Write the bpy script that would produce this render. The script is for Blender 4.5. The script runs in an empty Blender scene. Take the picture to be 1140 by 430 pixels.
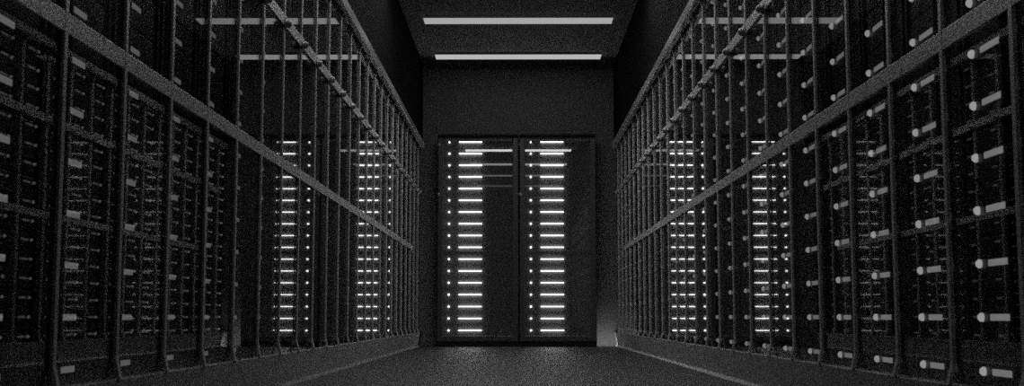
import bpy, bmesh, math
from mathutils import Vector

scene = bpy.context.scene
col = scene.collection
R = math.radians

# ------------------------------------------------------------------ camera, world, exposure
F_PX = 1366.0
EYE = 0.297
cam_d = bpy.data.cameras.new('camera')
cam_d.sensor_width = 36.0
cam_d.lens = 36.0 * F_PX / 1140.0
cam_d.clip_start = 0.02
cam_d.dof.use_dof = True
cam_d.dof.focus_distance = 9.0
cam_d.dof.aperture_fstop = 11.0
cam = bpy.data.objects.new('camera', cam_d)
col.objects.link(cam)
cam.location = (0.0, 0.0, EYE)
cam.rotation_euler = (R(90) + math.atan(138.0 / F_PX), 0.0, 7.0 / F_PX)
scene.camera = cam

world = bpy.data.worlds.new('world')
scene.world = world
world.use_nodes = True
world.node_tree.nodes['Background'].inputs[0].default_value = (0, 0, 0, 1)
world.node_tree.nodes['Background'].inputs[1].default_value = 0.0

scene.view_settings.view_transform = 'Standard'
scene.view_settings.look = 'None'
scene.view_settings.gamma = 1.0
scene.view_settings.use_curve_mapping = False
scene.view_settings.exposure = 0.0
scene.cycles.max_bounces = 10
scene.cycles.diffuse_bounces = 3
scene.cycles.glossy_bounces = 6
scene.cycles.transparent_max_bounces = 24
scene.cycles.caustics_reflective = False
scene.cycles.caustics_refractive = False
scene.cycles.sample_clamp_indirect = 0.8
scene.cycles.sample_clamp_direct = 2.0
scene.cycles.use_denoising = False

# distance along the corridor -> radiance of the ceiling lights, the far two are the dimmest
LIGHTS = [(12.15, 0.46), (10.64, 0.37), (9.05, 12.0), (7.33, 10.0), (5.63, 5.8), (3.86, 2.0), (2.17, 0.8), (0.37, 0.4)]
LED = 3.5
SIDE_LED = 0.21
SIDE_DOT = 0.42

# ------------------------------------------------------------------ helpers
def mat(name, base, rough=0.5, metallic=0.0, spec=0.5, speck=None, bump=None, coat=0.0, scale=260.0, ior=1.5, stretch=1.0, detail=1.0):
    m = bpy.data.materials.new(name)
    m.use_nodes = True
    nt = m.node_tree
    p = nt.nodes['Principled BSDF']
    b = (base, base, base, 1) if not isinstance(base, tuple) else base + (1,)
    p.inputs['Base Color'].default_value = b
    p.inputs['Roughness'].default_value = rough
    p.inputs['Metallic'].default_value = metallic
    p.inputs['IOR'].default_value = ior
    p.inputs['Specular IOR Level'].default_value = spec
    p.inputs['Coat Weight'].default_value = coat
    p.inputs['Coat Roughness'].default_value = 0.04
    if speck or bump:
        tc = nt.nodes.new('ShaderNodeTexCoord')
        n = nt.nodes.new('ShaderNodeTexNoise')
        n.inputs['Scale'].default_value = scale
        n.inputs['Detail'].default_value = detail
        n.inputs['Roughness'].default_value = 0.85
        mp = nt.nodes.new('ShaderNodeMapping')
        mp.inputs['Scale'].default_value = (1.0, 1.0 / stretch, 1.0)      # brushed lengthwise
        nt.links.new(tc.outputs['Object'], mp.inputs['Vector'])
        nt.links.new(mp.outputs['Vector'], n.inputs['Vector'])
        if speck:
            r = nt.nodes.new('ShaderNodeValToRGB')
            r.color_ramp.elements[0].position = 0.42
            r.color_ramp.elements[1].position = 0.58
            r.color_ramp.elements[0].color = (base * (1 - speck),) * 3 + (1,)
            r.color_ramp.elements[1].color = (min(1, base * (1 + speck)),) * 3 + (1,)
            nt.links.new(n.outputs['Fac'], r.inputs['Fac'])
            nt.links.new(r.outputs['Color'], p.inputs['Base Color'])
        if bump:
            bn = nt.nodes.new('ShaderNodeBump')
            bn.inputs['Strength'].default_value = bump
            bn.inputs['Distance'].default_value = 0.004
            nt.links.new(n.outputs['Fac'], bn.inputs['Height'])
            nt.links.new(bn.outputs['Normal'], p.inputs['Normal'])
    return m

def emit(name, strength, base=0.8, texture=False):
    m = mat(name, base, 0.6)
    p = m.node_tree.nodes['Principled BSDF']
    p.inputs['Emission Color'].default_value = (1, 1, 1, 1)
    p.inputs['Emission Strength'].default_value = strength
    return m

def glass_material():
    m = bpy.data.materials.new('clear_glass')
    m.use_nodes = True
    nt = m.node_tree
    nt.nodes.remove(nt.nodes['Principled BSDF'])
    out = nt.nodes['Material Output']
    geo = nt.nodes.new('ShaderNodeNewGeometry')
    dot = nt.nodes.new('ShaderNodeVectorMath'); dot.operation = 'DOT_PRODUCT'
    nt.links.new(geo.outputs['Incoming'], dot.inputs[0])
    nt.links.new(geo.outputs['Normal'], dot.inputs[1])
    def math_node(op, a, b=None):
        n = nt.nodes.new('ShaderNodeMath'); n.operation = op
        for i, v in enumerate((a, b)):
            if v is None: continue
            if isinstance(v, (int, float)): n.inputs[i].default_value = v
            else: nt.links.new(v, n.inputs[i])
        return n.outputs[0]
    c = math_node('ABSOLUTE', dot.outputs['Value'])
    k = math_node('POWER', math_node('SUBTRACT', 1.0, c), 5.0)
    f = math_node('ADD', math_node('MULTIPLY', k, 0.96), 0.04)      # Schlick, per face of the pane
    tr = nt.nodes.new('ShaderNodeBsdfTransparent')
    tr.inputs[0].default_value = (0.96, 0.96, 0.96, 1)
    gl = nt.nodes.new('ShaderNodeBsdfGlossy')
    gl.inputs['Roughness'].default_value = 0.0
    mx = nt.nodes.new('ShaderNodeMixShader')
    nt.links.new(f, mx.inputs[0])
    nt.links.new(tr.outputs[0], mx.inputs[1])
    nt.links.new(gl.outputs[0], mx.inputs[2])
    nt.links.new(mx.outputs[0], out.inputs['Surface'])
    return m

def add_box(bm, x0, x1, y0, y1, z0, z1, bevel=0.0):
    b2 = bmesh.new()
    v = [b2.verts.new(p) for p in ((x0, y0, z0), (x1, y0, z0), (x1, y1, z0), (x0, y1, z0),
                                   (x0, y0, z1), (x1, y0, z1), (x1, y1, z1), (x0, y1, z1))]
    for f in ((3, 2, 1, 0), (4, 5, 6, 7), (0, 1, 5, 4), (1, 2, 6, 5), (2, 3, 7, 6), (3, 0, 4, 7)):
        b2.faces.new([v[i] for i in f])
    bmesh.ops.recalc_face_normals(b2, faces=b2.faces[:])
    if bevel:
        bmesh.ops.bevel(b2, geom=b2.edges[:], offset=bevel, segments=2, affect='EDGES', profile=0.5)
    me = bpy.data.meshes.new('tmp'); b2.to_mesh(me); b2.free()
    bm.from_mesh(me); bpy.data.meshes.remove(me)

def add_prism(bm, pts, axis, a, b):
    """closed outline pts (two coordinates) extruded along axis from a to b"""
    def P(p, t):
        return {'y': (p[0], t, p[1]), 'x': (t, p[0], p[1]), 'z': (p[0], p[1], t)}[axis]
    lo = [bm.verts.new(P(p, a)) for p in pts]
    hi = [bm.verts.new(P(p, b)) for p in pts]
    n = len(pts)
    fs = [bm.faces.new(lo), bm.faces.new(hi[::-1])]
    for i in range(n):
        fs.append(bm.faces.new((lo[i], hi[i], hi[(i + 1) % n], lo[(i + 1) % n])))
    bmesh.ops.recalc_face_normals(bm, faces=fs)

def add_lathe(bm, centre, axis, profile, n=16):
    """profile: list of (distance along axis, radius)"""
    ax = Vector(axis).normalized()
    u = ax.orthogonal().normalized(); w = ax.cross(u)
    c = Vector(centre); rings = []; fs = []
    for t, r in profile:
        if r < 1e-6:
            rings.append([bm.verts.new(c + ax * t)])
        else:
            rings.append([bm.verts.new(c + ax * t + (u * math.cos(k * 2 * math.pi / n) + w * math.sin(k * 2 * math.pi / n)) * r) for k in range(n)])
    for A, B in zip(rings, rings[1:]):
        for k in range(n):
            j = (k + 1) % n
            if len(A) == 1: fs.append(bm.faces.new((A[0], B[k], B[j])))
            elif len(B) == 1: fs.append(bm.faces.new((A[k], A[j], B[0])))
            else: fs.append(bm.faces.new((A[k], A[j], B[j], B[k])))
    for f in fs: f.smooth = True
    bmesh.ops.recalc_face_normals(bm, faces=fs)

def obj(name, bm, m, parent=None):
    me = bpy.data.meshes.new(name)
    bm.to_mesh(me); bm.free()
    me.materials.append(m)
    o = bpy.data.objects.new(name, me)
    col.objects.link(o)
    if parent: o.parent = parent
    return o

def box_obj(name, m, parent, *a, bevel=0.0):
    bm = bmesh.new(); add_box(bm, *a, bevel=bevel)
    return obj(name, bm, m, parent)

def thing(name, label, cat, loc=(0, 0, 0), rotz=0.0, group=None):
    o = bpy.data.objects.new(name, None)
    o.empty_display_size = 0.1
    col.objects.link(o)
    o.location = loc; o.rotation_euler = (0, 0, rotz)
    o['label'] = label; o['category'] = cat
    if group: o['group'] = group
    return o

def dup(root, loc, rotz, label):
    r = root.copy(); col.objects.link(r)
    r.location = loc; r.rotation_euler = (0, 0, rotz); r['label'] = label
    for ch in list(root.children):
        c = ch.copy(); col.objects.link(c); c.parent = r
        for g in list(ch.children):
            d = g.copy(); col.objects.link(d); d.parent = c
    return r

def struct(name, bm, m):
    o = obj(name, bm, m); o['kind'] = 'structure'
    return o

ORD = ['first', 'second', 'third', 'fourth', 'fifth', 'sixth', 'seventh', 'eighth', 'ninth', 'tenth', 'eleventh', 'twelfth',
       'thirteenth', 'fourteenth', 'fifteenth']

# ------------------------------------------------------------------ materials
M_floor = mat('dark_screed', 0.06, 0.42, speck=0.9, bump=0.7, scale=150.0, stretch=12.0)
M_ceil = mat('dark_ceiling_paint', 0.25, 0.8, speck=0.45, scale=120.0, stretch=5.0)
M_wall = mat('dark_grey_wall_paint', 0.26, 0.8, speck=0.4, scale=100.0)
M_black = mat('black_wall_paint', 0.006, 0.9, spec=0.05)
M_curb = mat('speckled_kerb_metal', 0.7, 0.5, metallic=0.1, speck=0.55, bump=0.1, scale=230.0, stretch=4.0)
M_trim = mat('steel_edge_dim_side', 0.5, 0.5, metallic=0.3, speck=0.2)  # left kerb edge, its dimmer lighting put into the base colour
M_trim_lit = mat('painted_edge_highlight', 0.95, 0.4)  # right kerb edge, the bright highlight along it put into the base colour
M_post = mat('speckled_grey_steel', 0.8, 0.42, metallic=0.2, speck=0.45, bump=0.03, scale=260.0)
M_rail = mat('speckled_flat_steel', 0.8, 0.45, metallic=0.2, speck=0.6, bump=0.05, scale=260.0, stretch=3.0)
M_upper = mat('satin_flat_steel', 0.8, 0.35, metallic=0.2, speck=0.15)
M_tube = mat('polished_steel', 0.85, 0.22, metallic=0.55)
M_bolt = mat('bolt_steel', 0.4, 0.3, metallic=0.5)
M_rack = mat('black_powder_coat', 0.015, 0.45, spec=0.3)
M_face = mat('black_lacquered_door', 0.15, 0.01, spec=0.5, ior=1.95)
M_sideface = mat('black_rack_front', 0.010, 0.4, spec=0.3)
M_frame = mat('charcoal_door_frame', 0.11, 0.35)
M_house = mat('light_housing_paint', 0.25, 0.5)
M_glass = glass_material()
M_led = emit('white_led', LED)
M_sideled = emit('side_white_led', SIDE_LED, 0.2)
M_sideled_dim = emit('dim_side_led', SIDE_LED * 0.6, 0.2)
M_dot = emit('side_indicator_led', SIDE_DOT, 0.2)

for m in (M_sideled, M_sideled_dim, M_dot):
    m.cycles.emission_sampling = 'NONE'

# ------------------------------------------------------------------ setting
Y0, Y1 = -1.6, 12.72
CEIL = 2.636 + EYE
bm = bmesh.new(); add_box(bm, -2.0, 2.0, Y0 - 0.1, Y1 + 0.1, -0.1, 0.0); struct('floor', bm, M_floor)
bm = bmesh.new(); add_box(bm, -2.0, 2.0, Y0 - 0.1, Y1 + 0.1, CEIL, CEIL + 0.1); struct('ceiling', bm, M_ceil)
bm = bmesh.new(); add_box(bm, -1.9, 1.9, Y1, Y1 + 0.1, 0.0, CEIL); struct('wall_end', bm, M_wall)
bm = bmesh.new(); add_box(bm, -1.9, 1.9, Y0 - 0.1, Y0, 0.0, CEIL); struct('wall_back', bm, M_black)
for nm, s in (('left', -1), ('right', 1)):
    # the outer wall of the rack bay and the dropped wall over the partition, one shell per side
    bm = bmesh.new()
    xs = sorted((s * 1.78, s * 1.9)); add_box(bm, xs[0], xs[1], Y0, Y1, 0.0, CEIL)
    struct('wall_' + nm, bm, M_black)
    bm = bmesh.new()
    xs = sorted((s * 1.0, s * 1.06)); add_box(bm, xs[0], xs[1], Y0, Y1, 2.06, CEIL)
    struct('trim_3' if s < 0 else 'trim_4', bm, M_black)      # dropped wall over the partition
    # kerb
    bm = bmesh.new()
    add_prism(bm, [(s * 0.985, 0.142), (s * 1.006, 0.0), (s * 1.05, 0.0), (s * 1.05, 0.142)], 'y', Y0, Y1)
    struct('baseboard_' + nm, bm, M_curb)
    bm = bmesh.new()
    add_prism(bm, [(s * 0.9975, 0.012), (s * 0.994, 0.0), (s * 1.006, 0.0), (s * 1.0035, 0.012)], 'y', Y0, Y1)
    struct('trim_1' if s < 0 else 'trim_2', bm, M_trim if s < 0 else M_trim_lit)

# ------------------------------------------------------------------ glass partitions
def post_mesh(s):
    out = [(0.986, 0.142), (0.998, 0.190), (0.998, 1.96), (0.985, 2.0)]
    inn = [(0.976, 2.0), (0.9892, 1.957), (0.9892, 0.192), (0.977, 0.142)]
    bm = bmesh.new()
    add_prism(bm, [(s * a, b) for a, b in out + inn], 'y', -0.011, 0.011)
    bmesh.ops.bevel(bm, geom=[e for e in bm.edges], offset=0.0015, segments=1, affect='EDGES')
    me = bpy.data.meshes.new('post'); bm.to_mesh(me); bm.free()
    me.materials.append(M_post)
    return me

def bolt_mesh(s):
    bm = bmesh.new()
    # washer, hexagon-ish cap and domed head, axis towards the corridor
    add_lathe(bm, (s * 0.989, 0, 0), (-s, 0, 0), [(0, 0), (0, 0.022), (0.006, 0.022), (0.006, 0.018), (0.018, 0.0175), (0.025, 0.013), (0.028, 0.006), (0.029, 0)], 16)
    me = bpy.data.meshes.new('bolt'); bm.to_mesh(me); bm.free()
    me.materials.append(M_bolt)
    return me

def partition(s, first, nm, pitch):
    t = thing('glass_partition', 'tall steel and glass partition along the %s of the corridor, in front of its row of racks' % nm,
              'partition', (0, 0, 0))
    t['group'] = 'glass partitions along the corridor'
    pm, bmsh = post_mesh(s), bolt_mesh(s)
    ys = []
    y = first
    while y < 12.3:
        ys.append(y); y += pitch
    for y in ys:
        p = bpy.data.objects.new('post', pm); col.objects.link(p); p.parent = t; p.location = (0, y, 0)
        b = bpy.data.objects.new('bolt', bmsh); col.objects.link(b); b.parent = p; b.location = (0, 0, 1.239 + EYE)
    a, b = ys[0] - 0.2, 12.36
    def flat_rail(name, z0, z1, m, u0=0.9898):
        xs = sorted((s * u0, s * 0.998))
        bm = bmesh.new(); add_box(bm, xs[0], xs[1], a, 11.5 if name == 'lower_rail' else 12.25, z0, z1, bevel=0.002)
        return obj(name, bm, m, t)
    flat_rail('lower_rail', 0.917, 0.964, M_rail)
    flat_rail('upper_rail', 1.527, 1.577, M_upper, 0.9896)
    bm = bmesh.new()
    h = 1.722 + EYE
    add_prism(bm, [(s * u, h + v) for u, v in ((0.9505, -0.018), (0.945, 0.020), (0.951, 0.026), (0.983, 0.026), (0.988, 0.020), (0.988, -0.018), (0.983, -0.023), (0.955, -0.023))], 'y', a, b)
    obj('top_rail', bm, M_tube, t)
    edges = [a] + ys + [b]
    for y0, y1 in zip(edges, edges[1:]):
        xs = sorted((s * 0.9985, s * 1.0025))
        box_obj('pane', M_glass, t, xs[0], xs[1], y0 + 0.003, y1 - 0.003, 0.143, 2.03)
    return t

partition(-1, 2.636 - 0.4117 * 2, 'left', 0.4117)
partition(1, 3.643 - 0.4055 * 4, 'right', 0.4055)

# ------------------------------------------------------------------ server racks
PITCH = 0.1192
LED_TOP = 1.772 + EYE
N_LED = 17

def add_lights(t, x_dot, x0, x1, y_bar, y_dot, depth, zoff, r, m, m_dot, hz):
    """a row of one light bar and one indicator dot per server, all facing -y"""
    for k in range(N_LED):
        z = LED_TOP - PITCH * k + zoff
        bm = bmesh.new()
        add_box(bm, x0, x1, y_bar, y_bar + 0.02, z - hz, z + hz, bevel=min(0.003, hz / 3))
        obj('light_bar', bm, m, t)
        if x_dot is None: continue
        bm = bmesh.new()
        add_lathe(bm, (x_dot, y_dot + 0.002, z), (0, -1, 0), [(0, 0), (0, r), (depth * 0.6, r), (depth, r * 0.6), (depth + 0.002, 0)], 12)
        obj('indicator_light', bm, m_dot, t)

SLOT = (0.095, 0.245)
def side_rack(label, dots):
    """narrow rack, local x across the front (0 .. 0.385), front faces -y, each server with a flush light bar"""
    W, D, H = 0.385, 0.6, 2.13
    t = thing('server_rack', label, 'server rack', group='server racks behind the glass')
    bm = bmesh.new(); add_box(bm, 0, W, 0.022, D, 0.06, H, bevel=0.006)
    add_box(bm, 0.0, 0.018, -0.006, 0.03, 0.06, H, bevel=0.003)
    add_box(bm, W - 0.018, W, -0.006, 0.03, 0.06, H, bevel=0.003)
    add_box(bm, 0.018, W - 0.018, -0.006, 0.03, H - 0.03, H, bevel=0.003)
    obj('cabinet', bm, M_rack, t)
    bm = bmesh.new()
    for k in range(N_LED):
        z = LED_TOP - PITCH * k + 0.015
        add_box(bm, 0.02, W - 0.02, 0.0, 0.024, z - PITCH / 2 + 0.002, z + PITCH / 2 - 0.002, bevel=0.002)
    r0 = SLOT[1] + 0.002 if dots else SLOT[0] - 0.014
    add_box(bm, r0, r0 + 0.012, -0.019, 0.01, 0.08, H - 0.04, bevel=0.002)      # upright rib beside the light bars
    obj('front_panel', bm, M_sideface, t)
    box_obj('plinth', M_rack, t, 0.01, W - 0.01, 0.02, D - 0.02, 0.0, 0.06)
    add_lights(t, 0.050 if dots else None, SLOT[0], SLOT[1] if dots else 0.225, -0.002, 0.0, 0.012, 0.015, 0.0100, M_sideled if dots else M_sideled_dim, M_dot, 0.0075)
    return t

XF = 1.035                      # front plane of the side racks
for s, first, nm, step in ((-1, 2.655 - 0.4117 * 2, 'left', 0.4117), (1, 2.418 - 0.4055, 'right', 0.4055)):
    proto = None
    ys = []
    y = first
    while y < 12.25:
        ys.append(y); y += step
    n = len(ys)
    for i, y in enumerate(ys):
        if i < n - 12:
            where = 'the %s rack from the camera end' % ORD[i] if i else 'the rack at the camera end'
        else:
            where = 'the %s rack from the end wall' % ORD[n - 1 - i] if i < n - 1 else 'the rack next to the end wall'
        lab = 'narrow black server rack behind the %s glass, %s' % (nm, where)
        # left row faces +x, so local x runs along +y; right row faces -x and local x runs along -y
        loc, rz = ((-XF, y, 0), R(90)) if s < 0 else ((XF, y + 0.385, 0), R(-90))
        if proto is None:
            proto = side_rack(lab, s > 0); proto.location = loc; proto.rotation_euler = (0, 0, rz)
        else:
            dup(proto, loc, rz, lab)

def end_rack(label, W):
    """full-width rack at the end of the corridor, local x 0 .. W, front faces -y"""
    D, H = 0.33, 2.13
    t = thing('server_rack', label, 'server rack', group='server racks at the end of the corridor')
    bm = bmesh.new(); add_box(bm, 0, W, 0.03, D, 0.05, H, bevel=0.006)
    obj('cabinet', bm, M_rack, t)
    bm = bmesh.new(); add_box(bm, 0.055, W - 0.06, 0.022, 0.034, 0.10, H - 0.05, bevel=0.004)
    d = obj('door', bm, M_face, t)
    bm = bmesh.new()
    add_box(bm, 0.0, 0.056, 0.0, 0.034, 0.05, H - 0.02, bevel=0.008)
    add_box(bm, W - 0.061, W, 0.0, 0.034, 0.05, H - 0.02, bevel=0.008)
    add_box(bm, 0.050, W - 0.055, 0.004, 0.034, H - 0.065, H - 0.02, bevel=0.010)
    add_box(bm, 0.050, W - 0.055, 0.004, 0.034, 0.05, 0.11, bevel=0.008)
    obj('door_frame', bm, M_frame, d)
    box_obj('cross_bar', M_frame, t, 0.056, W - 0.061, 0.014, 0.026, 0.643 + EYE - 0.02, 0.643 + EYE + 0.02, bevel=0.003)
    box_obj('plinth', M_rack, t, 0.0, W, 0.02, D, 0.0, 0.05)
    box_obj('top_cap', M_rack, t, 0.0, W, -0.01, D, H, H + 0.02, bevel=0.004)
    for z in (1.236, 1.745):
        bm = bmesh.new()
        add_lathe(bm, (0.006, 0.002, z + EYE), (0, -1, 0), [(0, 0), (0, 0.017), (0.004, 0.017), (0.004, 0.013), (0.016, 0.0125), (0.021, 0.008), (0.023, 0)], 16)
        obj('bolt', bm, M_bolt, t)
    add_lights(t, 0.115, 0.213, 0.447, 0.002, 0.022, 0.022, 0.0, 0.010, M_led, M_led, 0.005)
    return t

YF = 12.36
e = end_rack('wide black server rack standing on the left half of the end wall', 0.818)
e.location = (-0.815, YF, 0)
e = end_rack('wide black server rack standing on the right half of the end wall', 0.775)
e.location = (0.012, YF, 0)

# ------------------------------------------------------------------ ceiling lights
def light_label(i):
    if i == 0: return 'flat ceiling light strip just in front of the end racks, farthest of the row'
    if i == 1: return 'flat ceiling light strip at the top of the view, second from the end racks'
    return 'flat ceiling light strip overhead, %s of the row from the end racks' % ORD[i]

for i, (y, L) in enumerate(LIGHTS):
    t = thing('ceiling_light', light_label(i), 'ceiling light', (0, y, CEIL), group='ceiling lights along the corridor')
    box_obj('housing', M_house, t, -0.825, 0.825, -0.088, 0.088, -0.028, 0.0, bevel=0.003)
    box_obj('diffuser', emit('ceiling_diffuser', L, 0.1), t, -0.832, 0.832, -0.095, 0.095, -0.036, -0.027, bevel=0.003)

# added light without a fixture, brightens the end wall's foot beside the right kerb
ld = bpy.data.lights.new('added_corner_light', 'AREA')
ld.shape = 'RECTANGLE'; ld.size = 0.18; ld.size_y = 0.04; ld.energy = 0.35
lo = bpy.data.objects.new('added_corner_light', ld); col.objects.link(lo)
lo.location = (0.87, 12.44, 0.025); lo.rotation_euler = (R(75), 0, 0)
